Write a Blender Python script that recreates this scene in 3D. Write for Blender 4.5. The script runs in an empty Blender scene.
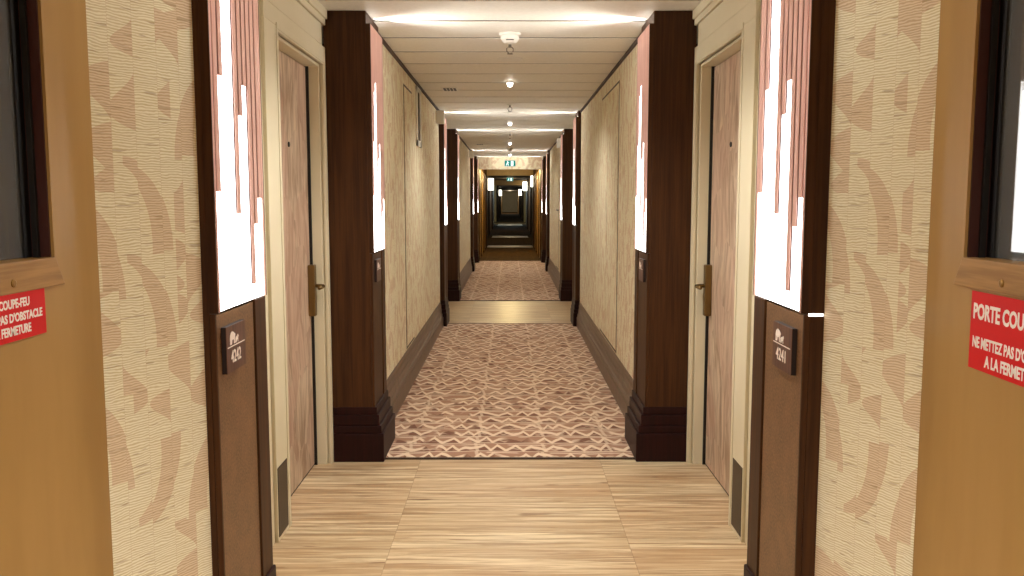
import bpy, bmesh, math, random
from mathutils import Vector, Matrix, Euler
random.seed(7)
S = bpy.context.scene
COL = S.collection
S.view_settings.view_transform = 'Standard'
S.view_settings.look = 'None'
S.view_settings.gamma = 1.0
S.view_settings.use_curve_mapping = False
S.view_settings.exposure = 0.65
PI = math.pi
CZ = 2.28                    # ceiling height
P1, P2 = 2.02, 4.36          # front of the first and second pilaster pair
PD = 0.41                    # depth of a pilaster along the corridor
P3, P4, P5, P6 = 9.12, 11.46, 16.20, 18.52
PILAR = [P1, P2, P3, P4, P5, P6]
WX = 0.745                   # corridor wall
RX = 0.915                   # casing face in the door recesses
FX = 0.86                    # face of the fire doors
PART = 18.99                 # far fire partition

# ------------------------------------------------------------------ colour / node helpers
def lin(c):
    c = c / 255.0
    return c / 12.92 if c <= 0.04045 else ((c + 0.055) / 1.055) ** 2.4
def rgb(r, g, b): return (lin(r), lin(g), lin(b), 1.0)

class N:
    """tiny expression builder for shader nodes"""
    def __init__(s, nt, sock): s.nt, s.s = nt, sock
    def _m(s, op, *a, clamp=False):
        n = s.nt.nodes.new('ShaderNodeMath'); n.operation = op; n.use_clamp = clamp
        for i, v in enumerate((s,) + a):
            if isinstance(v, N): s.nt.links.new(v.s, n.inputs[i])
            else: n.inputs[i].default_value = v
        return N(s.nt, n.outputs[0])
    def __add__(s, o): return s._m('ADD', o)
    __radd__ = __add__
    def __mul__(s, o): return s._m('MULTIPLY', o)
    __rmul__ = __mul__
    def __sub__(s, o): return s._m('SUBTRACT', o)
    def __rsub__(s, o): return (s * -1.0) + o
    def __truediv__(s, o): return s._m('DIVIDE', o)
    def gt(s, o): return s._m('GREATER_THAN', o)
    def lt(s, o): return s._m('LESS_THAN', o)
    def floor(s): return s._m('FLOOR')
    def fract(s): return s._m('FRACT')
    def abs(s): return s._m('ABSOLUTE')
    def sin(s): return s._m('SINE')
    def pp(s, k): return s._m('PINGPONG', k)
    def pow(s, k): return s._m('POWER', k)
    def max(s, o): return s._m('MAXIMUM', o)
    def min(s, o): return s._m('MINIMUM', o)
    def sm(s, lo, hi):
        n = s.nt.nodes.new('ShaderNodeMapRange'); n.interpolation_type = 'SMOOTHSTEP'
        s.nt.links.new(s.s, n.inputs[0]); n.inputs[1].default_value = lo; n.inputs[2].default_value = hi
        n.inputs[3].default_value = 0; n.inputs[4].default_value = 1
        return N(s.nt, n.outputs[0])

def mix(nt, f, a, b):
    n = nt.nodes.new('ShaderNodeMix'); n.data_type = 'RGBA'
    ins = [n.inputs[0], n.inputs[6], n.inputs[7]]
    for i, v in zip(ins, (f, a, b)):
        if isinstance(v, N): nt.links.new(v.s, i)
        else: i.default_value = v
    return N(nt, n.outputs[2])
def xyz(nt, vec):
    n = nt.nodes.new('ShaderNodeSeparateXYZ'); nt.links.new(vec.s, n.inputs[0])
    return [N(nt, o) for o in n.outputs]
def comb(nt, *a):
    n = nt.nodes.new('ShaderNodeCombineXYZ')
    for i, v in enumerate(a):
        if isinstance(v, N): nt.links.new(v.s, n.inputs[i])
        else: n.inputs[i].default_value = v
    return N(nt, n.outputs[0])
def coords(nt):
    n = nt.nodes.new('ShaderNodeTexCoord'); return N(nt, n.outputs['Object'])
def noise(nt, vec, scale=1.0, detail=2.0, rough=0.5, dist=0.0, color=False):
    n = nt.nodes.new('ShaderNodeTexNoise'); nt.links.new(vec.s, n.inputs['Vector'])
    n.inputs['Scale'].default_value = scale; n.inputs['Detail'].default_value = detail
    n.inputs['Roughness'].default_value = rough; n.inputs['Distortion'].default_value = dist
    return N(nt, n.outputs['Color' if color else 'Fac'])
def white(nt, vec):
    n = nt.nodes.new('ShaderNodeTexWhiteNoise'); n.noise_dimensions = '3D'
    nt.links.new(vec.s, n.inputs['Vector'])
    return xyz(nt, N(nt, n.outputs['Color']))
def mat(name, base=(.5, .5, .5, 1), rough=.5, metal=0.0, spec=.5, build=None):
    m = bpy.data.materials.new(name); m.use_nodes = True
    nt = m.node_tree; b = nt.nodes['Principled BSDF']
    b.inputs['Base Color'].default_value = base
    b.inputs['Roughness'].default_value = rough
    b.inputs['Metallic'].default_value = metal
    b.inputs['Specular IOR Level'].default_value = spec
    if build:
        r = build(nt)
        if not isinstance(r, dict): r = {'Base Color': r}
        for k, v in r.items():
            if k == 'bump':
                bn = nt.nodes.new('ShaderNodeBump'); bn.inputs['Strength'].default_value = v[1]; bn.inputs['Distance'].default_value = v[2]
                nt.links.new(v[0].s, bn.inputs['Height']); nt.links.new(bn.outputs[0], b.inputs['Normal'])
            else: nt.links.new(v.s, b.inputs[k])
    return m
def emit(name, col, strength):
    m = bpy.data.materials.new(name); m.use_nodes = True
    nt = m.node_tree; nt.nodes.clear()
    e = nt.nodes.new('ShaderNodeEmission'); o = nt.nodes.new('ShaderNodeOutputMaterial')
    e.inputs[0].default_value = col; e.inputs[1].default_value = strength
    nt.links.new(e.outputs[0], o.inputs[0]); return m

# ------------------------------------------------------------------ materials
def _wallpaper(nt):
    x, y, z = xyz(nt, coords(nt))
    c = 0.058
    i = (x / c).floor(); a = (x / c).fract()
    ri = white(nt, comb(nt, i, 3.7, 1.1))
    # moon-shaped leaves, two or three strips wide, slipped up or down from strip to strip
    def moon(w, h, seed, dens, slip, ox):
        xx = x / w + ox
        I = xx.floor(); A = xx.fract()
        rc = white(nt, comb(nt, I, seed, 4.0))
        v = z / h + rc[0] + (ri[1] - .5) * slip
        J = v.floor(); b = v.fract()
        r = white(nt, comb(nt, I, J, seed + 2.0))
        fa = r[1].gt(.5); fb = r[2].gt(.5)
        aa = fa * A + (1 - fa) * (1 - A)
        bb = fb * b + (1 - fb) * (1 - b)
        d1 = aa * aa + bb * bb
        a2 = aa + .22; b2 = bb + (-.12)
        d2 = a2 * a2 * 1.1 + b2 * b2
        k = r[0].gt(1 - dens)
        return k * d1.lt(.90) * d2.gt(.60), k
    def block(h, seed, dens):
        v = z / h + ri[0] * 3.0
        J = v.floor(); b = v.fract()
        r = white(nt, comb(nt, i, J, seed))
        fa = r[1].gt(.5)
        aa = fa * a + (1 - fa) * (1 - a)
        return r[0].gt(1 - dens) * aa.lt(1.25 - b * b)
    def halfleaf(h, seed, dens, wd):
        v = z / h + ri[0] * (2.0 + seed)
        J = v.floor(); b = v.fract()
        r = white(nt, comb(nt, i, J, seed))
        fa = r[1].gt(.5); fb = r[2].gt(.5)
        aa = fa * a + (1 - fa) * (1 - a)
        bb = (fb * b + (1 - fb) * (1 - b)).pow(1.7)
        q = bb * 2.0 - 1.0
        return r[0].gt(1 - dens) * aa.lt((1 - q * q) * wd)
    mo, keep = moon(.125, .21, 1.3, .45, .20, .35)
    msk = mo.max(halfleaf(.125, 3.3, .42, 1.1).max(halfleaf(.08, 9.1, .14, .9)) * (1 - keep))
    st = noise(nt, comb(nt, x * 7 + i * .31, z * 250 + x * 9.0 * (ri[2] - .5), 0.0), 1, 3, .6)
    ck = noise(nt, comb(nt, x * 12 + i * 7.3, z * 120, i * 5.1), 1, 2, .55)
    wrp = noise(nt, comb(nt, x * 16 + i * 3.7, z * 26, i * .9), 1, 3, .6)
    ln = ((z + wrp * .016) * (2 * PI / .0058)).sin() * .5 + .5
    st = st * .55 + ln * .45
    col = mix(nt, st.sm(.25, .72), rgb(210, 196, 156), rgb(243, 237, 212))
    leaf = mix(nt, st.sm(.25, .72), rgb(198, 172, 138), rgb(228, 210, 180))
    col = mix(nt, msk, col, leaf)
    crack = ck.sm(.63, .70)
    col = mix(nt, crack * .5, col, rgb(160, 130, 92))
    seam = a.lt(.02) * .3
    col = mix(nt, seam, col, rgb(196, 170, 130))
    return {'Base Color': col, 'bump': (st - crack, .25, .002)}
M = {}
M['wallpaper'] = mat('wallpaper_grasscloth', rough=.75, spec=.25, build=_wallpaper)

def _darkwood(a, b):
    def f(nt):
        x, y, z = xyz(nt, coords(nt))
        g = noise(nt, comb(nt, x * 60, y * 60, z * 2.2), 1, 4, .6)
        return mix(nt, g.sm(.3, .7), a, b)
    return f
M['walnut'] = mat('dark_walnut', rough=.5, spec=.22, build=_darkwood(rgb(52, 28, 11), rgb(74, 44, 19)))
M['plinth'] = mat('mahogany_plinth', rough=.5, spec=.2, build=_darkwood(rgb(30, 7, 6), rgb(42, 11, 9)))
M['baseboard'] = mat('baseboard_wood', rough=.35, spec=.5, build=_darkwood(rgb(82, 64, 48), rgb(112, 90, 70)))
M['joint_shade'] = mat('ceiling_joint', rgb(58, 47, 38), .7)  # dark tone stands in for shade along the ceiling panel edges
M['dark_trim'] = mat('dark_reveal', rgb(58, 40, 28), .6)

def _cork(nt):
    c = coords(nt)
    n1 = noise(nt, c, 160, 3, .7); n2 = noise(nt, c, 14, 3, .6)
    col = mix(nt, n1.sm(.3, .72), rgb(80, 54, 29), rgb(130, 94, 58))
    return {'Base Color': mix(nt, n2.sm(.35, .75) * .4, col, rgb(142, 102, 66)), 'bump': (n1, .15, .001)}
M['cork'] = mat('brown_leather_board', rough=.45, spec=.5, build=_cork)

def _cream(nt):
    c = coords(nt); n = noise(nt, c, 3, 2, .5)
    return mix(nt, n.sm(.3, .7), rgb(210, 200, 170), rgb(216, 206, 178))
M['cream'] = mat('cream_lacquer', rough=.45, spec=.4, build=_cream)

def _veneer(nt):
    c = coords(nt); x, y, z = xyz(nt, c)
    d = noise(nt, c, 5, 2, .5, color=True)
    n = nt.nodes.new('ShaderNodeTexVoronoi'); n.feature = 'F1'
    dx, dy, dz = xyz(nt, d)
    v = comb(nt, x * 6 + dx * .8, y * 7 + dy * .5, z * 3.4 + dz * .5)
    nt.links.new(v.s, n.inputs['Vector']); n.inputs['Scale'].default_value = 1.0
    r = xyz(nt, N(nt, n.outputs['Color']))
    ang = r[0] * 3.0 - 1.5
    u = y * 22 + z * ang * 4
    g = noise(nt, comb(nt, u, z * 3.5 + r[1] * 9, r[2] * 7), 1, 3, .6, .6)
    col = mix(nt, g.sm(.3, .7), rgb(150, 122, 98), rgb(212, 190, 164))
    return mix(nt, r[1].sm(.25, .9) * .4, col, rgb(188, 148, 128))
M['veneer'] = mat('burl_veneer', rough=.4, spec=.45, build=_veneer)

def _bronze(nt):
    c = coords(nt); x, y, z = xyz(nt, c)
    n = noise(nt, c, 220, 2, .6); n2 = noise(nt, comb(nt, x * 8, y * 8, z * 1.5), 1, 3, .6)
    col = mix(nt, n2.sm(.3, .7), rgb(164, 126, 66), rgb(174, 136, 76))
    return {'Base Color': col, 'bump': (n, .12, .0006)}
M['bronze_paint'] = mat('bronze_paint', rough=.38, spec=.5, build=_bronze)
def _trimwood(nt):
    c = coords(nt); x, y, z = xyz(nt, c)
    g = noise(nt, comb(nt, x * 90, y * 5, z * 90), 1, 3, .6)
    return {'Base Color': mix(nt, g.sm(.3, .7), rgb(146, 106, 54), rgb(176, 134, 76)), 'bump': (g, .2, .001)}
M['bronze_grain'] = mat('bronze_grained_trim', rough=.4, spec=.5, build=_trimwood)
M['reveal'] = mat('maroon_reveal', rgb(62, 22, 14), .5)
M['gasket'] = mat('black_gasket', rgb(16, 12, 10), .5)
M['brass'] = mat('brass', rgb(150, 116, 66), .35, .9)
M['bronze_metal'] = mat('aged_bronze', rgb(132, 108, 70), .42, 1.0)
M['kick'] = mat('dark_bronze_plate', rgb(66, 52, 34), .5)
M['red'] = mat('red_sign', rgb(214, 10, 22), .4, spec=.3)
M['white'] = mat('white_ink', rgb(245, 240, 232), .5)
M['ivory'] = mat('ivory_inlay', rgb(240, 226, 214), .5)
M['plate_wood'] = mat('plate_wood', rough=.45, build=_darkwood(rgb(72, 44, 34), rgb(104, 68, 52)))
M['plate_edge'] = mat('plate_edge', rgb(30, 14, 12), .5)
M['plastic'] = mat('white_plastic', rgb(226, 222, 212), .45)
M['grey'] = mat('grey_metal', rgb(120, 112, 100), .4, .6)
M['black'] = mat('black_part', rgb(24, 20, 18), .5)

def _pink(nt):
    c = coords(nt); x, y, z = xyz(nt, c)
    g = noise(nt, comb(nt, x * 60, y * 60, z * 5), 1, 3, .6)
    return mix(nt, g.sm(.3, .7), rgb(206, 160, 148), rgb(222, 180, 168))
M['slat'] = mat('rose_wood_slat', rough=.5, spec=.3, build=_pink)
M['groove_shade'] = mat('rose_groove_shade', rgb(84, 44, 46), .7)  # dark rose stands in for the shade between slats
M['lamp'] = emit('lamp_diffuser', (1, .98, .95, 1), 6.0)
M['lamp_top'] = emit('lamp_uplight', (1, .95, .88, 1), 10.0)
M['bulb'] = emit('downlight_bulb', (1, .95, .86, 1), 7.0)
M['sconce'] = emit('sconce_glow', (1, .95, .78, 1), 3.0)
M['exit_green'] = emit('exit_green', (.01, .17, .14, 1), 1.0)
M['exit_white'] = emit('exit_white', (.8, 1, .95, 1), 1.2)

def _ceil(nt):
    c = coords(nt); n = noise(nt, c, 40, 3, .6)
    return mix(nt, n.sm(.3, .7), rgb(226, 221, 208), rgb(232, 227, 215))
M['ceiling'] = mat('ceiling_panel', rough=.5, spec=.3, build=_ceil)

def _oak(nt):
    x, y, z = xyz(nt, coords(nt))
    pl = .19
    sec = (x / .935 + .5).floor()
    k = (y / pl).floor(); fr = (y / pl).fract()
    r = white(nt, comb(nt, sec, k, 2.0))
    g = noise(nt, comb(nt, x * 1.6 + r[0] * 20, y * 34, r[1] * 9), 1, 6, .68, .5)
    g2 = noise(nt, comb(nt, x * 1.1 + r[1] * 31, y * 12, r[2] * 5), 1, 3, .6)
    po = noise(nt, comb(nt, x * 5 + r[0] * 11, y * 150, 6.0), 1, 2, .6)
    kn = noise(nt, comb(nt, x * 4 + r[2] * 17, y * 26, 3.0), 1, 2, .5)
    col = mix(nt, g.sm(.36, .64), rgb(160, 130, 96), rgb(234, 216, 178))
    col = mix(nt, g2.sm(.38, .62) * .55, col, rgb(184, 152, 112))
    col = mix(nt, po.sm(.5, .75) * .35, col, rgb(140, 108, 74))
    col = mix(nt, kn.sm(.64, .74) * .7, col, rgb(122, 84, 50))
    col = mix(nt, r[0] * .22, col, rgb(196, 150, 108))
    fs = (x / .935 + .5).fract()
    gap = (fr.lt(.012)).max(fs.lt(.003))
    col = mix(nt, gap * .35, col, rgb(110, 76, 44))
    return {'Base Color': col, 'bump': (g, .06, .001)}
M['oak'] = mat('oak_plank_floor', rough=.38, spec=.45, build=_oak)

def _carpet(c_dark, c_mid, c_light):
    def f(nt):
        c = coords(nt); x, y, z = xyz(nt, c)
        R = .36; row = .150
        cu = (x / R).fract()
        k0 = (y / row).floor()
        yy = y / row + (noise(nt, comb(nt, x * 3.2, k0 * 3.7, 0.0), 1, 1, .5) - .5) * .5
        k = yy.floor(); g = yy.fract()
        zz = noise(nt, comb(nt, x * 13, k * 7.3, 1.0), 1, 1, .4)
        tri = (x / .105 + noise(nt, comb(nt, x * 5, k * 1.9, 31.0), 1, 1, .5) * 2.2 + k * .37).pp(.5)
        zig = (zz - .5) * .45 + tri * 1.15 + .18                # jagged ridge inside each row
        dd = g - zig
        ridge = 1 - dd.abs().sm(.13, .19)
        z2 = noise(nt, comb(nt, x * 22, k * 3.9, 21.0), 1, 1, .4) * .7 + .0
        r2 = (1 - (g - z2).abs().sm(.05, .09)) * noise(nt, comb(nt, x * 5, k * 2.9, 17.0), 1, 1, .5).sm(.44, .52)
        under = dd.lt(0) * noise(nt, comb(nt, x * 11, k * 3.1, 5.0), 1, 1, .5).sm(.42, .5)
        base = (1 - (g - .05).abs().sm(.03, .06)) * .8       # straight thread at the foot of the row
        side = (1 - (g - .86).abs().sm(.03, .055)) * noise(nt, comb(nt, x * 6, k * 5.3, 9.0), 1, 1, .5).sm(.42, .5)
        cut = noise(nt, comb(nt, x * 8, k * 4.7, 12.0), 1, 1, .5).sm(.36, .46)
        col = mix(nt, under, c_mid, c_dark)
        col = mix(nt, base.max(side).max(ridge * cut).max(r2 * .55), col, c_light)
        wv = noise(nt, comb(nt, k * 2.3, x * 2, 3.0), 1, 1, .5)
        bam = (1 - (cu - .5 + (g - .5) * .05 + (wv - .5) * .12).abs().sm(.016, .034)) * noise(nt, comb(nt, k * 1.7, x, 2.0), 1, 1, .5).sm(.36, .44)
        col = mix(nt, bam * .65, col, c_light)
        fib = noise(nt, c, 900, 2, .6)
        return {'Base Color': mix(nt, fib * .15, col, c_dark), 'bump': (fib, .25, .002)}
    return f
M['carpet'] = mat('woven_carpet', rough=.95, spec=.1, build=_carpet(rgb(132, 94, 76), rgb(176, 136, 112), rgb(238, 214, 186)))
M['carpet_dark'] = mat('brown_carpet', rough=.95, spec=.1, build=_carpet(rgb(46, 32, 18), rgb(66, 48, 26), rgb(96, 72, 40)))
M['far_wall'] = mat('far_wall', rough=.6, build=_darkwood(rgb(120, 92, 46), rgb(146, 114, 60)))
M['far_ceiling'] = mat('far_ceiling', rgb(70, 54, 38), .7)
def _glass():
    m = mat('window_glass', (.9, .92, .9, 1), .02)
    b = m.node_tree.nodes['Principled BSDF']
    b.inputs['Transmission Weight'].default_value = .9
    b.inputs['IOR'].default_value = 1.5
    return m
M['glass'] = _glass()

# ------------------------------------------------------------------ mesh helpers
def box(bm, x0, x1, y0, y1, z0, z1):
    if x0 > x1: x0, x1 = x1, x0
    if y0 > y1: y0, y1 = y1, y0
    if z0 > z1: z0, z1 = z1, z0
    v = [bm.verts.new(p) for p in ((x0,y0,z0),(x1,y0,z0),(x1,y1,z0),(x0,y1,z0),(x0,y0,z1),(x1,y0,z1),(x1,y1,z1),(x0,y1,z1))]
    for f in ((0,3,2,1),(4,5,6,7),(0,1,5,4),(1,2,6,5),(2,3,7,6),(3,0,4,7)):
        bm.faces.new([v[i] for i in f])
def prism(bm, poly, axis, a0, a1):
    """poly of (p, q) extruded along axis 'x','y' or 'z'"""
    def P(p, q, a):
        return {'y': (p, a, q), 'x': (a, p, q), 'z': (p, q, a)}[axis]
    lo = [bm.verts.new(P(p, q, a0)) for p, q in poly]
    hi = [bm.verts.new(P(p, q, a1)) for p, q in poly]
    n = len(poly)
    bm.faces.new(lo); bm.faces.new(hi[::-1])
    for i in range(n):
        bm.faces.new((lo[i], hi[i], hi[(i+1) % n], lo[(i+1) % n]))
def lathe(bm, prof, origin=(0,0,0), axis='z', seg=24):
    """prof: (radius, height)"""
    rings = []
    for r, h in prof:
        ring = []
        for k in range(seg):
            t = 2 * PI * k / seg
            p = (r * math.cos(t), r * math.sin(t), h)
            if axis == 'x': p = (h, p[0], p[1])
            if axis == 'y': p = (p[0], h, p[1])
            ring.append(bm.verts.new((p[0]+origin[0], p[1]+origin[1], p[2]+origin[2])))
        rings.append(ring)
    for a, b in zip(rings, rings[1:]):
        for k in range(seg):
            bm.faces.new((a[k], a[(k+1) % seg], b[(k+1) % seg], b[k]))
    bm.faces.new(rings[0][::-1]); bm.faces.new(rings[-1])
def tube(bm, pts, r, seg=12):
    rings = []
    pts = [Vector(p) for p in pts]
    for i, p in enumerate(pts):
        d = (pts[min(i+1, len(pts)-1)] - pts[max(i-1, 0)]).normalized()
        up = Vector((0,0,1)) if abs(d.z) < .9 else Vector((1,0,0))
        a = d.cross(up).normalized(); b = d.cross(a)
        rings.append([bm.verts.new(p + (a*math.cos(2*PI*k/seg) + b*math.sin(2*PI*k/seg)) * r) for k in range(seg)])
    for a, b in zip(rings, rings[1:]):
        for k in range(seg): bm.faces.new((a[k], a[(k+1) % seg], b[(k+1) % seg], b[k]))
    bm.faces.new(rings[0][::-1]); bm.faces.new(rings[-1])
def obj(name, bm, m, parent=None, bevel=0, smooth=False, xf=None):
    bmesh.ops.recalc_face_normals(bm, faces=bm.faces)
    if xf is not None: bmesh.ops.transform(bm, matrix=xf, verts=bm.verts)
    me = bpy.data.meshes.new(name); bm.to_mesh(me); bm.free()
    me.materials.append(M[m] if isinstance(m, str) else m)
    if smooth:
        for p in me.polygons: p.use_smooth = True
    o = bpy.data.objects.new(name, me); COL.objects.link(o)
    if parent is not None: o.parent = parent
    if bevel:
        b = o.modifiers.new('bevel', 'BEVEL'); b.width = bevel; b.segments = 2; b.limit_method = 'ANGLE'
    return o
def B(): return bmesh.new()
def one(name, m, parent, *dims, bevel=0, xf=None):
    bm = B(); box(bm, *dims); return obj(name, bm, m, parent, bevel, xf=xf)
def struct(o):
    o['kind'] = 'structure'; return o
def thing(name, label, cat, loc=(0,0,0), rot=(0,0,0), group=None):
    o = bpy.data.objects.new(name, None); COL.objects.link(o)
    o.location = loc; o.rotation_euler = rot
    o.empty_display_size = .05
    return tag(o, label, cat, group)
def tag(o, label, cat, group=None):
    o['label'] = label; o['category'] = cat
    if group: o['group'] = group
    return o
def dup(root, loc, rot, label, group=None):
    r = root.copy(); COL.objects.link(r); r.location = loc; r.rotation_euler = rot
    r['label'] = label
    if group: r['group'] = group
    for ch in list(root.children):
        c = ch.copy(); COL.objects.link(c); c.parent = r
        for g in list(ch.children):
            d = g.copy(); COL.objects.link(d); d.parent = c
    return r
def text_bm(s, w, h, depth=.0006, bold=.0):
    """flat lettering fitted to w x h, in the XZ plane facing -Y, lower left at the origin"""
    cu = bpy.data.curves.new('t', 'FONT'); cu.body = s; cu.extrude = .02; cu.offset = bold; cu.resolution_u = 3
    o = bpy.data.objects.new('t', cu); COL.objects.link(o)
    bpy.context.view_layer.update()
    me = bpy.data.meshes.new_from_object(o.evaluated_get(bpy.context.evaluated_depsgraph_get()))
    bm = B(); bm.from_mesh(me)
    bpy.data.objects.remove(o); bpy.data.curves.remove(cu); bpy.data.meshes.remove(me)
    xs = [v.co.x for v in bm.verts]; ys = [v.co.y for v in bm.verts]
    x0, x1, y0, y1 = min(xs), max(xs), min(ys), max(ys)
    for v in bm.verts:
        x, y, z = v.co
        v.co = ((x-x0)/(x1-x0)*w, -z/.02*depth*.5, (y-y0)/(y1-y0)*h)
    return bm

# ------------------------------------------------------------------ floor and carpets
Y0, Y1 = -3.5, 96.0
struct(one('floor', 'oak', None, -1.3, 1.3, Y0, PART + .1, -.1, 0))
def carpet(y0, y1, label, m='carpet', w=.735):
    bm = B(); box(bm, -w, w, y0, y1, 0, .006)
    return tag(obj('carpet', bm, m), label, 'carpet')
carpet(P2 + .03, P3 + .2, 'rose brown zigzag carpet filling the corridor beyond the nearest oak floor')
carpet(P4 + .03, PART + .05, 'rose brown carpet in the second stretch of corridor before the fire partition')
bm = B()
for y in (P2 + .03, P3 + .2, P4 + .03): box(bm, -.735, .735, y - .008, y + .008, 0, .008)
struct(obj('trim_threshold', bm, 'dark_trim'))

# ------------------------------------------------------------------ ceiling: transverse panels with joint shade painted by a dark sheet
bm = B()
pitch = .475; y = 4.155 - pitch * 16
while y < PART:
    y1 = min(y + pitch - .036, PART)
    box(bm, -1.12, 1.12, y, y1, CZ, CZ + .02); y += pitch
ce = struct(obj('ceiling', bm, 'ceiling', bevel=.0015))
one('joint_shade_sheet', 'joint_shade', ce, -1.2, 1.2, Y0, PART, CZ + .004, CZ + .03)

# ------------------------------------------------------------------ walls
def wall(name, s, m, length, hgt, loc, ang, z0=0, th=.03):
    """slab: local x along the wall, front face at local y=0, body behind (+y)"""
    bm = B(); box(bm, 0, length, 0, th, z0, hgt)
    o = obj(name, bm, m); o.location = loc; o.rotation_euler = (0, 0, ang); return struct(o)
BH = .27
for s, side in ((-1, 'left'), (1, 'right')):
    segs = [(P2 + PD, P3), (P4 + PD, P5)]
    for a, b in segs:
        bm = B()
        if s < 0: box(bm, a, b, 0, .2, 0, CZ)          # rotated +90: local x -> +Y, local y -> -X
        else: box(bm, -b, -a, 0, .2, 0, CZ)
        o = struct(obj('wall_' + side, bm, 'wallpaper'))
        o.rotation_euler = (0, 0, PI/2 if s < 0 else -PI/2); o.location = (s * WX, 0, 0)
        # moulded baseboard
        prof = [(0,0),(.034,0),(.034,.105),(.026,.118),(.026,.14),(.018,.150),(.018,.19),(.012,.20),(.012,.232),(.006,.245),(.006,BH),(0,BH)]
        bm = B(); prism(bm, [(s * (WX - p), q) for p, q in prof], 'y', a, b)
        struct(obj('baseboard_' + side, bm, 'baseboard'))
        bm = B(); box(bm, s * (WX - .012), s * (WX + .01), a, b, CZ - .022, CZ)
        struct(obj('trim_cornice', bm, 'dark_trim'))
    # splayed wallpaper wall between fire door and first pilaster
    xa = .727 if s < 0 else .745
    ya, xb = P1, .868
    yb = P1 - (xb - xa) / (.60 if s < 0 else .476)
    L = math.hypot(xb - xa, yb - ya)
    bm = B()
    if s < 0:
        box(bm, 0, L, 0, .03, 0, CZ); o = struct(obj('wall_left', bm, 'wallpaper'))
        o.location = (-xb, yb, 0); o.rotation_euler = (0, 0, math.atan2(ya - yb, xb - xa))
    else:
        box(bm, 0, L, 0, .03, 0, CZ); o = struct(obj('wall_right', bm, 'wallpaper'))
        o.location = (xa, ya, 0); o.rotation_euler = (0, 0, math.atan2(yb - ya, xb - xa))
    # vestibule wall behind the open fire doors and behind the camera
    struct(one('wall_vestibule_' + side, 'walnut', None, s * .95, s * 1.1, Y0, yb + .05, 0, CZ))
    # recess walls
    for a, b in ((P1 + PD, P2), (P3 + PD, P4), (P5 + PD, P6)):
        if a < 3:
            bm = B()
            box(bm, s * 1.04, s * 1.15, a, b, 0, CZ)
            box(bm, s * .93, s * 1.04, a - .3, 3.39, 0, CZ)
            box(bm, s * .93, s * 1.04, b - .04, b, 0, CZ)
            box(bm, s * .93, s * 1.04, 3.39, b - .04, 2.03, CZ)
        else:
            bm = B(); box(bm, s * .93, s * 1.1, a, b, 0, CZ)
        struct(obj('wall_recess_' + side, bm, 'cream'))
struct(one('wall_back', 'cream', None, -1.1, 1.1, Y0 - .1, Y0, 0, CZ))

# ------------------------------------------------------------------ pilasters
trim_no = [0]
def pilaster(s, y, first=False):
    trim_no[0] += 1
    e = y + PD
    xo = .745 if False else .925
    bm = B(); box(bm, s * .712, s * xo, y, e, 0, CZ)
    p = struct(obj('trim_%d' % trim_no[0], bm, 'walnut', bevel=.003))
    # stepped plinth
    bm = B()
    for px, z0, z1, g in ((.652, 0, .15, .022), (.664, .15, .19, .016), (.676, .19, .245, .012), (.688, .245, .285, .006)):
        if y > 8: px = .70 - (.70 - px) * .5
        box(bm, s * px, s * (xo if not first else .727), y - g, e + min(g, .01), z0, z1)
    obj('plinth', bm, 'plinth', p, bevel=.004)
    # lower inner face: board (leather on the first pair, walnut on the rest) framed by a dark stile towards the far end
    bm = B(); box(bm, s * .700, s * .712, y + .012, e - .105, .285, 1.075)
    obj('lower_board', bm, 'cork' if first else 'walnut', p)
    bm = B(); box(bm, s * .695, s * .712, e - .10, e, .285, 1.08); box(bm, s*.698, s*.712, y, y + .01, .285, 1.08)
    obj('stile', bm, 'walnut', p, bevel=.002)
    return p
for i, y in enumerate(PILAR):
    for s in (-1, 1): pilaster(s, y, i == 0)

# ------------------------------------------------------------------ slat lamps on the pilasters
# local frame: faces +X, local x=0 is the back, y runs along the corridor, origin at the lamp's lower middle
LZ = 1.082; LH = CZ - .012 - LZ
slat_pat = [1.37, 1.645, 1.90, 1.95, 1.315, 1.565, 1.645, 1.125, 1.285, 1.355]     # world z of each slat's lower end
TOP = LH - .05
def make_lamp(label):
    t = thing('wall_lamp', label, 'lamp')
    bm = B(); h = PD / 2
    box(bm, 0, .014, -h, h, 0, TOP)
    box(bm, .014, .0215, -h, -h + .004, 0, TOP); box(bm, .014, .0215, h - .004, h, 0, TOP)
    obj('housing', bm, 'walnut', t)
    bm = B(); box(bm, .0145, .0175, -h + .0045, h - .0045, .002, TOP - .004)
    obj('diffuser', bm, 'lamp', t)
    bm = B(); box(bm, .001, .005, -h + .03, h - .03, TOP, TOP + .004)
    obj('uplight_strip', bm, 'lamp_top', t)
    n = len(slat_pat); w = PD - .040; st = w / n
    for k, zb in enumerate(slat_pat):
        yc = -h + .020 + st * (k + .5)
        bm = B(); box(bm, .0190, .0220, yc - st * .36, yc + st * .36, zb - LZ, TOP)
        sl = obj('slat', bm, 'slat', t, bevel=.001)
        bm = B(); box(bm, .0178, .0188, yc - st * .495, yc + st * .495, zb - LZ, TOP)
        obj('groove_shade_backing', bm, 'groove_shade', sl)
    for sg in (-1, 1):
        bm = B(); box(bm, .0178, .0215, sg * (h - .0045), sg * (h - .018), 0, TOP)
        obj('end_stile', bm, 'slat', t, bevel=.001)
    return t
lamp0 = None
where = ['nearest pilaster, above the room number sign', 'second pilaster, just past the cabin door', 'third pilaster, at the end of the nearest carpet',
         'fourth pilaster, where the far carpet begins', 'fifth pilaster', 'last pilaster before the exit sign']
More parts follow.
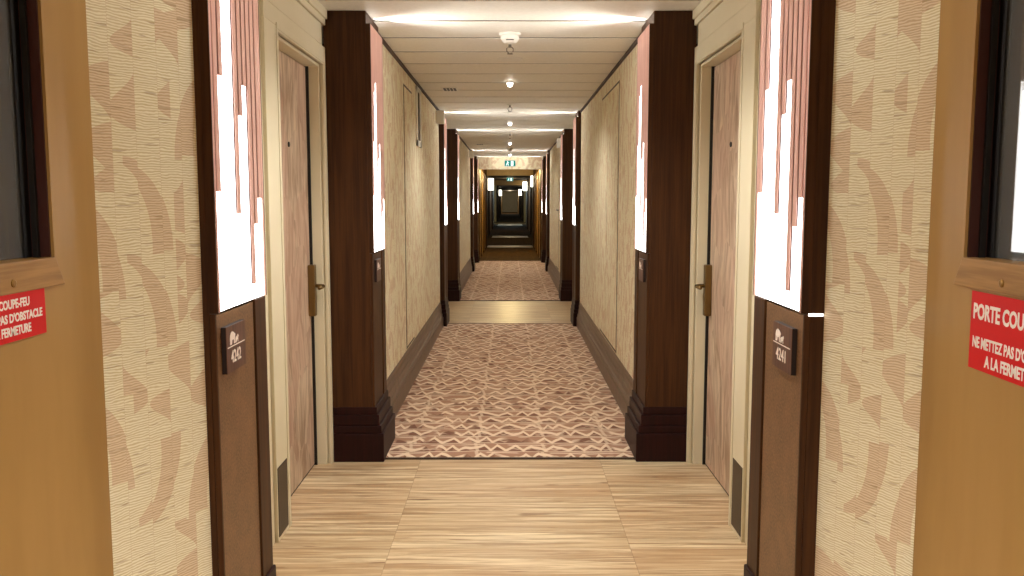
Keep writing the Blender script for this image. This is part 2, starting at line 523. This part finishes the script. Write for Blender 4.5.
for i, y in enumerate(PILAR):
    for s, side in ((-1, 'left'), (1, 'right')):
        lab = 'glowing white slat lamp on the %s-hand %s' % (side, where[i])
        loc = (s * .712, y + PD / 2, LZ); rot = (0, 0, 0 if s < 0 else PI)
        if lamp0 is None:
            lamp0 = make_lamp(lab); lamp0.location = loc; lamp0.rotation_euler = rot; lamp0['group'] = 'slat lamps on the pilasters'
        else: 
            l = dup(lamp0, loc, rot, lab)
        if i == 0 and s > 0: one('light_gap', 'lamp', l, -.030, .004, -PD/2 + PD - .0005, PD/2 + .001, -.006, 0)
        cl = bpy.data.lights.new('cove_light', 'SPOT'); cl.energy = 1.0; cl.spot_size = math.radians(80); cl.spot_blend = 1; cl.shadow_soft_size = .02; cl.color = (1, .95, .87)
        c = bpy.data.objects.new('cove_light', cl); COL.objects.link(c); c.location = (s * .70, y + PD / 2, CZ - .045)
        l2 = bpy.data.lights.new('cove_strip', 'AREA'); l2.shape = 'RECTANGLE'; l2.size = .03; l2.size_y = PD; l2.energy = 1.9; l2.spread = math.radians(98); l2.color = (1, .97, .93)
        c2 = bpy.data.objects.new('cove_strip', l2); COL.objects.link(c2); c2.location = (s * .683, y + PD / 2, CZ - .085)
        c2.rotation_euler = Vector((-s * .60, 0, .12)).to_track_quat('-Z', 'Y').to_euler()
        c.rotation_euler = Vector((-s * 1.0, 0, .16)).to_track_quat('-Z', 'Y').to_euler()
# ------------------------------------------------------------------ room number signs
bear = [(0,.0),(.02,.30),(.0,.50),(.03,.74),(.12,.92),(.26,1.0),(.40,.93),(.52,.80),(.60,.72),(.62,.62),(.56,.52),(.55,.30),(.58,.06),(.55,0),(.45,0),(.44,.20),(.38,.38),(.30,.34),(.24,.30),(.20,.05),(.17,0),(.10,0),(.12,.22),(.09,.18),(.08,0)]
cub = [(.62,0),(.64,.20),(.62,.34),(.70,.46),(.82,.47),(.88,.56),(.93,.60),(.97,.52),(1.0,.42),(.95,.36),(.93,.22),(.94,0),(.89,0),(.87,.18),(.78,.18),(.74,.14),(.72,0)]
def number_sign(s, num, label, yc, zc):
    W, H = .148, .115
    # local: faces -Y, x to the right
    rz = PI/2 if s < 0 else -PI/2
    t = thing('room_number_sign', label, 'sign', (s * .700, yc, zc - H/2), (0, 0, rz), 'room number signs')
    one('back_panel', 'plate_edge', t, -W/2, W/2, -.012, 0, 0, H, bevel=.0008)
    one('face', 'plate_wood', t, -W/2, W/2, -.0135, -.012, 0, H)
    one('divider_line', 'ivory', t, -W/2 + .006, W/2 - .01, -.0142, -.0135, .062, .0645)
    for nm, poly in (('bear_emblem', bear), ('cub_emblem', cub)):
        bm = B(); prism(bm, [(-.050 + p * .066, (.068 + q * .032)) for p, q in poly], 'y', -.0145, -.0135)
        bmesh.ops.triangulate(bm, faces=[f for f in bm.faces if len(f.verts) > 4])
        obj(nm, bm, 'ivory', t)
    if not num: return
    bm = text_bm(num, .076, .031, .001, .010)
    obj('numerals', bm, 'ivory', t, xf=Matrix.Translation((-.044, -.0138, .022)))
number_sign(-1, '4242', 'dark wooden room sign with bears and number 4242 under the left slat lamp', P1 + .115, .985)
number_sign(1, '4241', 'dark wooden room sign with bears and number 4241 under the right slat lamp', P1 + .125, .98)
number_sign(-1, '', 'dark room sign seen edge-on below the lamp of the second pilaster on the left', P2 + .14, .985)
number_sign(1, '', 'dark room sign seen edge-on below the lamp of the second pilaster on the right', P2 + .14, .985)

# ------------------------------------------------------------------ cabin doors with casing
dno = [0]
def cabin_door(s, label):
    a, b = 3.49, 4.30
    dno[0] += 1
    X = lambda v: s * v
    # casing
    bm = B()
    box(bm, X(RX), X(.93), 3.285, a - .012, 0, 2.03)                # near leg
    box(bm, X(RX), X(.93), b + .012, P2 - .002, 0, 2.03)              # far leg
    box(bm, X(RX), X(.93), 3.285, P2 - .002, 2.03, 2.10); box(bm, X(RX), X(.93), a - .012, b + .012, 2.012, 2.03)
    box(bm, X(RX), X(.93), 3.285, P2 - .085, 2.10, 2.20)         # panel over the door, set short of the pilaster
    for (y0, y1, z0, z1) in ((a - .042, a - .018, 0, 2.018), (b + .018, b + .038, 0, 2.018), (a - .042, b + .038, 2.018, 2.042)):
        box(bm, X(RX - .004), X(RX), y0, y1, z0, z1)             # raised bead round the opening
    # jamb lining
    box(bm, X(.938), X(1.03), a - .014, a, 0, 2.0); box(bm, X(.938), X(1.03), b, b + .014, 0, 2.0)
    box(bm, X(.938), X(1.03), a - .014, b + .014, 2.0, 2.014)
    tr = struct(obj('trim_door_casing', bm, 'cream', bevel=.002))
    bm = B(); box(bm, X(RX - .016), X(.94), P1 + PD + .02, P2 - .01, 2.235, CZ); box(bm, X(RX - .006), X(.94), P1 + PD + .02, P2 - .01, 2.205, 2.235)
    obj('crown_moulding', bm, 'cream', tr, bevel=.003)
    k = one('kick_plate', 'kick', tr, X(RX - .003), X(RX), 3.292, 3.43, .02, .30, bevel=.001)
    k['label'] = 'dark bronze kick plate'
    # leaf
    bm = B(); box(bm, X(1.0), X(1.04), a + .003, b - .010, .008, 1.996)
    d = struct(obj('door_%d' % dno[0], bm, 'veneer', bevel=.002))
    bm = B(); box(bm, X(.987), X(1.03), b - .008, b, 0, 2.0); box(bm, X(1.002), X(1.03), a, b, 0, .008)  # black strips stand in for shade in the gaps beside and under the leaf
    obj('door_gap_shade', bm, 'gasket', d)
    h = one('door_handle', 'bronze_metal', d, X(.966), X(1.0), 4.236, 4.278, .775, 1.03, bevel=.004)
    h['label'] = 'aged bronze lock plate with lever'
    bm = B(); tube(bm, [(X(.975), 4.256, .925), (X(.94), 4.256, .925), (X(.928), 4.250, .925), (X(.924), 4.238, .925), (X(.924), 4.15, .925)], .0095)
    obj('lever', bm, 'bronze_metal', h, smooth=True)
    bm = B(); lathe(bm, [(.012, 0), (.012, .004), (.008, .006)], axis='x', seg=16)
    pz = obj('peephole', bm, 'black', d); pz.location = (X(1.0), 3.93, 1.60); pz.rotation_euler = (0, 0, PI if s > 0 else 0)
    return d
cabin_door(-1, ''); cabin_door(1, '')

# ------------------------------------------------------------------ fire doors
def fire_door(s, y1, rot, far=False):
    dno[0] += 1
    w = .92; wy1 = -.176 if s < 0 else -.152; wy0 = -.76; wz0, wz1 = 1.243, 2.02; zt = 2.06
    # local: origin at the far floor corner of the face; leaf runs towards -Y; face at x=0; thickness s*.05
    d = bpy.data.objects.new('door_%d' % dno[0], None); COL.objects.link(d); struct(d)
    bm = B(); T = s * .05
    R = []
    for xx in (0, T):
        R.append([bm.verts.new((xx, p, q)) for p, q in ((-w, .01), (0, .01), (0, zt), (-w, zt))])
        R.append([bm.verts.new((xx, p, q)) for p, q in ((wy0, wz0), (wy1, wz0), (wy1, wz1), (wy0, wz1))])
    for k in range(4):
        n = (k + 1) % 4
        bm.faces.new((R[0][k], R[0][n], R[1][n], R[1][k])); bm.faces.new((R[2][k], R[2][n], R[3][n], R[3][k]))
        bm.faces.new((R[0][k], R[0][n], R[2][n], R[2][k])); bm.faces.new((R[1][k], R[1][n], R[3][n], R[3][k]))
    obj('leaf', bm, 'bronze_paint', d, bevel=.002)
    q = s * -.004
    bm = B(); f = .029
    box(bm, q, 0, wy1, wy1 + .008, wz0, wz1 + f)
    box(bm, q, 0, wy0 - f, wy0, wz0 - f, wz1 + f)
    box(bm, q, 0, wy0, wy1, wz1, wz1 + f)
    obj('window_trim', bm, 'bronze_paint', d, bevel=.001)
    bm = B(); prism(bm, [(wy0, wz0), (wy1, wz0), (wy1 + f, wz0 - .054), (wy0 - f, wz0 - .054)], 'x', s * -.007, 0)
    sl = obj('window_sill_trim', bm, 'bronze_grain', d, bevel=.002)
    for yy in (-.318 if s < 0 else -.292, -.62):
        bm = B(); lathe(bm, [(.0072, 0), (.0072, .0016), (.0045, .0028)], axis='x', seg=14)
        sc = obj('screw', bm, 'brass', sl); sc.location = (s * -.007, yy, wz0 - .036)
        sc.rotation_euler = (0, 0, PI if s > 0 else 0)
    bm = B()
    box(bm, s * .002, s * .046, wy1 - .004, wy1, wz0, wz1); box(bm, s * .002, s * .046, wy0, wy0 + .004, wz0, wz1)
    box(bm, s * .002, s * .046, wy0, wy1, wz1 - .004, wz1)
    obj('window_reveal', bm, 'reveal', d)
    bm = B()
    box(bm, s * .020, s * .030, wy1 - .012, wy1 - .004, wz0, wz1)
    box(bm, s * .036, s * .048, wy1 - .028, wy1 - .004, wz0, wz1)
    obj('gasket', bm, 'gasket', d)
    one('glass_pane', 'glass', d, s * .040, s * .045, wy0, wy1, wz0, wz1)
    d.location = (s * FX, y1, 0); d.rotation_euler = (0, 0, rot)
    return d
fire_door(-1, 1.795, math.radians(-.5))
fire_door(1, 1.765, math.radians(-1.1))

def fire_sign(s, label, y_far, length, z0, z1, lines):
    # local: faces -Y, x reads left to right
    rz = PI/2 if s < 0 else -PI/2
    yl = y_far - length if s < 0 else y_far           # where the text begins
    t = thing('fire_door_sign', label, 'sign', (s * (FX + .0005), yl, z0), (0, 0, rz), 'red fire door signs')
    one('sign_plate', 'red', t, 0, length, -.0018, 0, 0, z1 - z0, bevel=.0006)
    for txt, x, w, z, h in lines:
        obj('lettering', text_bm(txt, w, h,   .0006, .035), 'white', t, xf=Matrix.Translation((x, -.0019, z)))
    return t
fire_sign(-1, 'red fire door sign with three even lines of white text on the left door', 1.580, .262, 1.106, 1.190,
          [('PORTE COUPE-FEU', .058, .152, .057, .0165), ("NE METTEZ PAS D'OBSTACLE", .012, .238, .033, .0165), ('A LA FERMETURE', .078, .133, .010, .0165)])
fs = fire_sign(1, 'taller red fire door sign with large PORTE COUPE-FEU heading on the right door', 1.580, .275, 1.041, 1.184,
          [('PORTE COUPE-FEU', .010, .250, .092, .030), ("NE METTEZ PAS D'OBSTACLE", .012, .250, .040, .022), ('A LA FERMETURE', .056, .164, .009, .022)])
fs.rotation_euler = (0, 0, -PI/2 - math.radians(1.1)); fs.location.x = FX - .0036

# ------------------------------------------------------------------ ceiling fixtures
def downlight(y, label, e=22):
    t = thing('ceiling_downlight', label, 'ceiling light', (0, y, CZ), group='ceiling downlights')
    bm = B(); lathe(bm, [(.030, 0), (.030, -.004), (.024, -.012)], seg=24); obj('rim', bm, 'plastic', t)
    bm = B(); lathe(bm, [(.022, -.010), (.0235, -.022), (.019, -.036), (.010, -.043)], seg=20); obj('bulb', bm, 'bulb', t, smooth=True)
    l = bpy.data.lights.new('downlight', 'SPOT'); l.energy = e; l.spot_size = math.radians(150); l.spot_blend = .9; l.shadow_soft_size = .04; l.color = (1, .97, .92)
    lo = bpy.data.objects.new('downlight_beam', l); COL.objects.link(lo); lo.location = (0, y, CZ - .06)
    return t, l
for y, lab in ((-2.6, 'added unseen downlight over the far end of the vestibule behind the camera'), (-.3, 'downlight over the fire doors'), (3.3, 'downlight over the nearest oak floor'), (6.9, 'small round lit downlight past the smoke detector'),  # hindmost one is added, unseen, to light the walls near the camera
               (10.45, 'small lit downlight over the second oak floor'), (14.1, 'small lit downlight over the far carpet'), (17.6, 'farthest small downlight before the exit sign')):
    downlight(y, lab, 190 if y < 0 else 70 if y < 5 else 30 if y < 8 else 16)
def detector(y, label):
    t = thing('smoke_detector', label, 'smoke detector', (0, y, CZ), group='smoke detectors')
    bm = B(); lathe(bm, [(.062, 0), (.062, -.010), (.058, -.014)], seg=32); obj('base', bm, 'plastic', t, smooth=False)
    bm = B(); lathe(bm, [(.052, -.014), (.052, -.030), (.046, -.040), (.034, -.052), (.032, -.054)], seg=32); obj('head', bm, 'plastic', t)
    bm = B()
    for k in range(12):
        a = k * PI / 6
        lathe(bm, [(.005, -.0005), (.005, .001)], origin=(.0, 0, 0), axis='x', seg=6) if False else None
    box(bm, -.022, .022, -.0475, -.040, -.0435, -.0395)
    obj('sensing_slot', bm, 'black', t)
    return t
detector(4.95, 'white smoke detector nearest the camera on the ceiling')
detector(15.6, 'small white smoke detector far down the corridor ceiling')
def sprinkler(y, label):
    t = thing('sprinkler_head', label, 'sprinkler', (0, y, CZ), group='sprinkler heads')
    bm = B(); lathe(bm, [(.034, 0), (.032, -.004), (.014, -.010)], seg=20); obj('escutcheon', bm, 'plastic', t)
    bm = B(); lathe(bm, [(.009, -.01), (.009, -.028), (.006, -.030)], seg=12); obj('body', bm, 'grey', t)
    for sg in (-1, 1):
        bm = B(); tube(bm, [(sg*.007, 0, -.026), (sg*.019, 0, -.036), (sg*.019, 0, -.052), (sg*.005, 0, -.066)], .0028, 8); obj('frame_arm', bm, 'grey', t)
    bm = B(); lathe(bm, [(.018, -.066), (.018, -.069), (.005, -.071)], seg=16); obj('deflector', bm, 'grey', t)
    return t
sprinkler(5.22, 'sprinkler head hanging just behind the near smoke detector')
sprinkler(8.55, 'dark sprinkler head between the first and second lit downlights')
sprinkler(12.3, 'tiny sprinkler head beyond the second lit downlight')
bm = B(); lathe(bm, [(.085, 0), (.083, -.005), (.06, -.008)], seg=28)
o = obj('speaker_cover', bm, 'plastic'); o.location = (0, 5.82, CZ); tag(o, 'flat round cover plate on the ceiling behind the sprinkler', 'cover plate')
def vent(x, y, label):
    t = thing('ceiling_vent', label, 'vent', (x, y, CZ), group='ceiling vents')
    one('frame', 'plastic', t, -.065, .065, -.11, .11, -.004, 0, bevel=.001)
    for k in range(4):
        one('slot', 'black', t, -.052 + k * .028, -.032 + k * .028, -.085, .085, -.006, -.004)
vent(-.505, 7.38, 'small slotted vent in the ceiling near the left wall'); vent(-.505, 14.6, 'farther slotted vent in the ceiling near the left wall')
def wall_box(s, y, z, label):
    t = thing('emergency_light_box', label, 'wall box', (s * WX, y, z), group='white boxes high on the walls')
    one('case', 'plastic', t, 0, -s * .085, -.045, .045, 0, .13, bevel=.005)
    one('lens', 'plastic', t, -s * .02, -s * .065, -.049, -.045, .02, .075, bevel=.002)
wall_box(-1, 8.80, 2.115, 'small white box high on the left wall just before the third pilaster')
wall_box(-1, 15.9, 2.115, 'farther white box high on the left wall before the fifth pilaster')
wall_box(1, 12.25, 2.08, 'small white box high on the right wall past the fourth pilaster')

# flush wallpapered service panels and slot on the corridor walls
def access_panel(s, y0, y1, z0, z1, label, mid=None):
    t = thing('access_panel', label, 'panel', (s * WX, (y0 + y1) / 2, z0), group=None)
    h = (y1 - y0) / 2
    rot = Matrix.Rotation(PI/2 if s < 0 else -PI/2, 4, 'Z')
    t.rotation_euler = (0, 0, PI/2 if s < 0 else -PI/2)
    H = z1 - z0
    bm = B(); g = .018
    box(bm, -h, h, -.0012, 0, 0, H); obj('shadow_gap', bm, 'dark_trim', t)
    cuts = [-h + g] + ([] if mid is None else [((mid - (y0+y1)/2) * (1 if s < 0 else -1))]) + [h - g]
    cuts.sort()
    for a, b in zip(cuts, cuts[1:]):
        bm = B(); box(bm, a + (0 if a == cuts[0] else g/2), b - (0 if b == cuts[-1] else g/2), -.004, -.0012, g, H - g)
        obj('panel_leaf', bm, 'wallpaper', t)
access_panel(-1, 6.12, 6.62, BH + .01, 2.16, 'flush wallpapered service panel outlined on the left corridor wall')
access_panel(1, 5.95, 7.05, BH + .01, 2.16, 'flush wallpapered double service panel outlined on the right corridor wall', 6.62)
access_panel(1, 13.2, 13.9, BH + .01, 1.2, 'small flush panel low on the right wall beyond the fourth pilaster')
t = thing('wall_slot', 'tall narrow dark slot high on the left corridor wall', 'slot', (-WX, 7.07, 1.78))
bm = B(); box(bm, 0, .012, -.16, -.10, 0, .47); box(bm, 0, .012, .10, .16, 0, .47); box(bm, 0, .012, -.16, .16, 0, .05); box(bm, 0, .012, -.16, .16, .43, .47)
obj('slot_frame', bm, 'ceiling', t, bevel=.002)
one('slot_back', 'reveal', t, 0, .003, -.10, .10, .05, .43)
bm = B(); box(bm, .003, .010, -.012, .012, .05, .43); obj('slot_bar', bm, 'kick', t)

# ------------------------------------------------------------------ far fire partition and the dim corridor beyond
OW = .70
bm = B()
for s in (-1, 1): box(bm, s * OW, s * 1.1, PART, PART + .1, 0, CZ)
box(bm, -OW, OW, PART, PART + .1, 2.02, CZ)
o = struct(obj('wall_partition', bm, 'wallpaper'))
def exit_sign(y, z, label, k=1.0, group='exit signs'):
    t = thing('exit_sign', label, 'exit sign', (0, y, z), group=group)
    W, H = .25 * k, .14 * k
    one('case', 'plastic', t, -W/2, W/2, -.02, .02, 0, H, bevel=.003)
    one('green_panel', 'exit_green', t, -W/2 + .008, W/2 - .008, -.0225, -.02, .008, H - .008)
    # running figure, door and arrow in white
    bm = B(); q = .001
    lathe(bm, [(.010*k, -.0235), (.010*k, -.0225)], origin=(-.052*k, 0, .108*k), axis='y', seg=12)
    def P(pts): prism(bm, [(a*k, b*k) for a, b in pts], 'y', -.0235, -.0225)
    P([(-.075,.055),(-.05,.055),(-.042,.094),(-.062,.094)]); P([(-.075,.058),(-.092,.024),(-.082,.02),(-.062,.055)]); P([(-.058,.056),(-.040,.046),(-.046,.018),(-.036,.018),(-.028,.052),(-.05,.07)])
    P([(-.044,.094),(-.022,.076),(-.018,.082),(-.042,.102)])
    obj('running_figure', bm, 'exit_white', t)
    bm = B(); prism(bm, [(.02*k,.018*k),(.075*k,.018*k),(.075*k,.12*k),(.02*k,.12*k)], 'y', -.0235, -.0225)
    obj('door_symbol', bm, 'exit_white', t)
exit_sign(PART - .021, 2.075, 'green and white exit sign over the far fire partition')
# corridor shell beyond
FA = PART + .1
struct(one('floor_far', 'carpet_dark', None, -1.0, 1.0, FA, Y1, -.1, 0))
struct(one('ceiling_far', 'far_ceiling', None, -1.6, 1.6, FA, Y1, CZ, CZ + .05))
for s, side in ((-1, 'left'), (1, 'right')):
    bm = B()
    box(bm, s * .70, s * .8, FA, 24.9, 0, CZ); box(bm, s * .85, s * .95, 24.9, 46.5, 0, CZ); box(bm, s * .85, s * .95, 53, Y1, 0, CZ)
    box(bm, s * .95, s * 1.6, 46.4, 46.5, 0, CZ); box(bm, s * .95, s * 1.6, 53, 53.1, 0, CZ); box(bm, s * 1.6, s * 1.7, 46.4, 53.1, 0, CZ)
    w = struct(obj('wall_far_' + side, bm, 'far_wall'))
    bm = B()
    for yy in (34, 40, 57, 66, 78): box(bm, s * .80, s * .85, yy, yy + .5, 0, CZ)
    box(bm, s * .66, s * .85, 24.5, 24.9, 0, CZ)
    obj('pilaster', bm, 'walnut', w)
    bm = B()
    for a in (19.35, 20.75, 22.15, 23.4): box(bm, s * .685, s * .70, a, a + .95, .02, 2.05)
    obj('door_panel', bm, 'bronze_paint', w, bevel=.003)
    bm = B()
    for a in (19.2, 20.5, 21.9, 23.25): box(bm, s * .675, s * .70, a, a + .10, 0, CZ)
    obj('door_post', bm, 'walnut', w)
struct(one('wall_end', 'cream', None, -1.0, 1.0, Y1, Y1 + .1, 0, CZ))
bm = B()
box(bm, -.70, .70, 24.6, 24.72, 2.04, CZ); box(bm, -.85, .85, 41, 41.12, 2.04, CZ)
struct(obj('trim_lintel', bm, 'bronze_paint'))
bm = B()
for a, b in ((24.6, 25.6), (31, 32.6), (45.5, 48.5)): box(bm, -.66, .66, a, b, 0, .004)
struct(obj('floor_strip', bm, 'oak'))
def sconce(x, y, z, label):
    t = thing('wall_sconce', label, 'wall lamp', (x, y, z), group='sconces in the dim far corridor')
    s = 1 if x > 0 else -1
    one('back_plate', 'brass', t, s * .10, s * (.85 - abs(x)), -.05, .05, 0, .42)
    one('shade', 'sconce', t, -s * .1, s * .10, -.06, .06, 0, .42, bevel=.01)
for x, y, z, lab in ((.735, 26.5, 1.75, 'brightest glowing sconce on the right of the dim far corridor'), (-.685, 31, 1.70, 'brightest glowing sconce on the left of the dim far corridor'),
                     (.70, 40.6, 1.78, 'second glowing sconce on the right of the dim far corridor'), (.70, 60, 1.66, 'third glowing sconce on the right of the dim far corridor'), (-.70, 63, 1.66, 'second glowing sconce on the left of the dim far corridor')):
    sconce(x, y, z, lab)
exit_sign(33, 2.06, 'small second exit sign hanging in the dim far corridor')
bm = B()
for yy in (25.5, 32, 45.5, 60, 80):
    pass
bm.free()
def point(loc, e, col, r=.1, name='fill_light'):
    l = bpy.data.lights.new(name, 'POINT'); l.energy = e; l.color = col; l.shadow_soft_size = r
    o = bpy.data.objects.new(name, l); COL.objects.link(o); o.location = loc; return o
for s in (-1, 1): point((s * 1.2, 49.7, 2.0), 50, (.72, .95, 1.0), name='lobby_light')
point((0, 21.5, 2.1), 60, (1, .76, .32)); point((0, 88, 2.0), 90, (1, .85, .6)); point((0, 29, 2.1), 14, (1, .8, .45)); point((0, 38, 2.1), 14, (1, .8, .45))  # warm fills added without fixtures to brighten the far corridor

# ------------------------------------------------------------------ world and camera
w = bpy.data.worlds.new('world'); S.world = w; w.use_nodes = True
w.node_tree.nodes['Background'].inputs[0].default_value = (0.02, .018, .015, 1)
cam = bpy.data.cameras.new('camera'); co = bpy.data.objects.new('camera', cam); COL.objects.link(co)
F = 860.0
cam.sensor_fit = 'HORIZONTAL'; cam.sensor_width = 36; cam.lens = 36 * F / 1024
cam.clip_start = .05; cam.clip_end = 300
co.location = (0, 0, 1.35)
pitch = math.atan(88 / F); yaw = -math.atan(2 / F)
co.rotation_euler = Euler((PI/2 - pitch, 0, yaw), 'XYZ')
S.camera = co
S.cycles.use_denoising = True
S.cycles.max_bounces = 10; S.cycles.diffuse_bounces = 6; S.cycles.sample_clamp_indirect = 8
